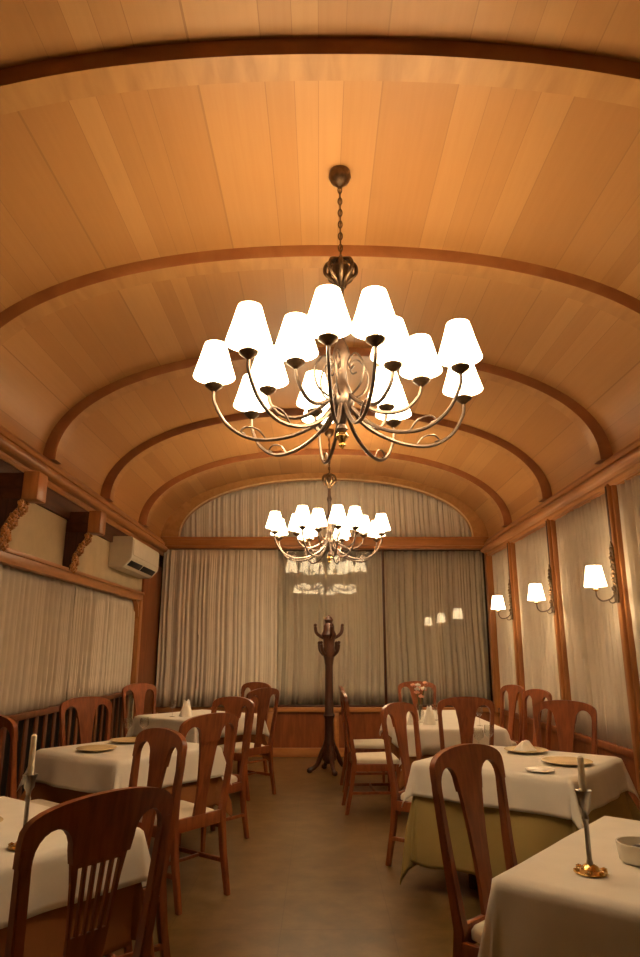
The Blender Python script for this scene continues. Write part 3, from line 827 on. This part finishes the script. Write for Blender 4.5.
def napkin(label, x, y, rz, s_=.07, h=.11, z=TOPZ):
    bm = bmesh.new(); n = 24; rings = []
    for k in range(7):
        q = k/6
        row = []
        for i in range(n):
            a = 2*PI*i/n
            rad = s_*(1-.55*q)*(1+.16*math.sin(5*a+q)*(1-q*.4)); zz = h*q*(1+.18*math.sin(2*a)*q)
            row.append(bm.verts.new((rad*math.cos(a), rad*.62*math.sin(a), zz)))
        rings.append(row)
    for a, b in zip(rings, rings[1:]):
        for i in range(n): bm.faces.new((a[i], a[(i+1) % n], b[(i+1) % n], b[i]))
    bm.faces.new(rings[0][::-1]); bm.faces.new(rings[-1])
    o = finish(bm, 'napkin', M['linen'], None, 70); o.location = (x, y, z); o.rotation_euler = (0, 0, rz); return tag(o, label, 'napkin', 'folded white napkins')

bowl('white bowl with dark contents at the right frame edge beside the candlestick', 1.085, 2.50, .075)
dish('plate', 'gold-toned dinner plate nearest the right window on the olive cloth table', 'plate', 1.56, 4.52, .155, M['amber'], 'plates')
dish('plate', 'small plate at the near corner of the olive cloth table', 'plate', 1.30, 4.24, .085, M['china'], 'plates', .012)
dish('plate', 'plate holding a white napkin at the far side of the olive cloth table', 'plate', 1.45, 5.02, .15, M['amber'], 'plates')
napkin('crumpled white napkin on the far plate of the olive cloth table', 1.45, 5.03, .4, .085, .055, TOPZ+.0125)
wineglass('stemmed glass at the aisle side of the far plate, olive cloth table', 1.22, 5.12)
wineglass('stemmed glass closest to the chair backs on the olive cloth table', 1.10, 4.92)
dish('plate', 'gold-toned plate at the near end of the middle left table', 'plate', -1.60, 5.10, .14, M['amber'], 'plates')
dish('plate', 'gold-toned plate at the far end of the middle left table', 'plate', -1.50, 5.55, .14, M['amber'], 'plates')
wineglass('left one of two glasses standing at the far corner of the middle left table', -1.56, 5.74, .16, .037)
wineglass('right one of two glasses standing at the far corner of the middle left table', -1.44, 5.79, .16, .037)
dish('plate', 'pale plate on the left edge table behind the candlestick', 'plate', -1.42, 2.95, .13, M['amber'], 'plates')
napkin('folded white napkin standing on the farthest left table', -1.46, 7.66, .2, .07, .15)
wineglass('stemmed glass standing on the farthest left table', -1.60, 7.62)

# flowers and tableware on the long table
t = thing('flower_vase', 'small glass vase of pink flowers on the long far table', 'vase', (1.0, 7.05, TOPZ))
bm = bmesh.new(); lathe(bm, [(.035, 0), (.04, .01), (.045, .08), (.03, .15), (.036, .17), (.032, .17), (.027, .15), (.04, .08), (.001, .012)], 20); finish(bm, 'vase', M['crystal'], t, 60)
rnd = random.Random(11)
for i in range(9):
    a = 2*PI*i/9; r_ = rnd.uniform(.02, .08); h = rnd.uniform(.24, .38)
    bm = bmesh.new(); tube(bm, catmull([(0, 0, .02), (.3*r_*math.cos(a), .3*r_*math.sin(a), .16), (r_*math.cos(a), r_*math.sin(a), h)], 4), .0025, 5); st = finish(bm, 'stem', M['leaf'], t)
    bm = bmesh.new()
    for k in range(6):
        b = 2*PI*k/6; blob(bm, (r_*math.cos(a)+.016*math.cos(b), r_*math.sin(a)+.016*math.sin(b), h+.006*(k % 2)), .015, 0, 1, (1, 1, .8))
    blob(bm, (r_*math.cos(a), r_*math.sin(a), h+.01), .014); finish(bm, 'flower', M['petal'] if i % 3 else M['linen'], st)
napkin('folded white napkin left of the flowers on the long far table', .90, 6.80, .1, .06, .14)
napkin('folded white napkin in front of the flowers on the long far table', 1.06, 6.82, .1, .06, .15)
napkin('folded white napkin by the window side of the long far table', 1.52, 7.2, .5, .06, .12)
wineglass('stemmed glass on the sconce side of the long far table, nearest its end', 1.52, 6.72)
wineglass('stemmed glass right of the flower vase on the long far table', 1.2, 7.25)

# ------------------------------------------------------------------ world, camera, view
w = bpy.data.worlds.new('night'); S.world = w; w.use_nodes = True
w.node_tree.nodes['Background'].inputs[0].default_value = (.02, .025, .04, 1); w.node_tree.nodes['Background'].inputs[1].default_value = .2
cam = bpy.data.cameras.new('camera'); co = bpy.data.objects.new('camera', cam); C.objects.link(co)
cam.sensor_fit = 'HORIZONTAL'; cam.sensor_width = 36; cam.lens = 36*666/640; cam.clip_start = .05
co.location = (0, 0, 1.45); co.rotation_euler = (R(90+14.5), 0, 0); S.camera = co
S.view_settings.view_transform = 'Standard'; S.view_settings.look = 'None'; S.view_settings.gamma = 1; S.view_settings.use_curve_mapping = False
S.view_settings.exposure = -0.17
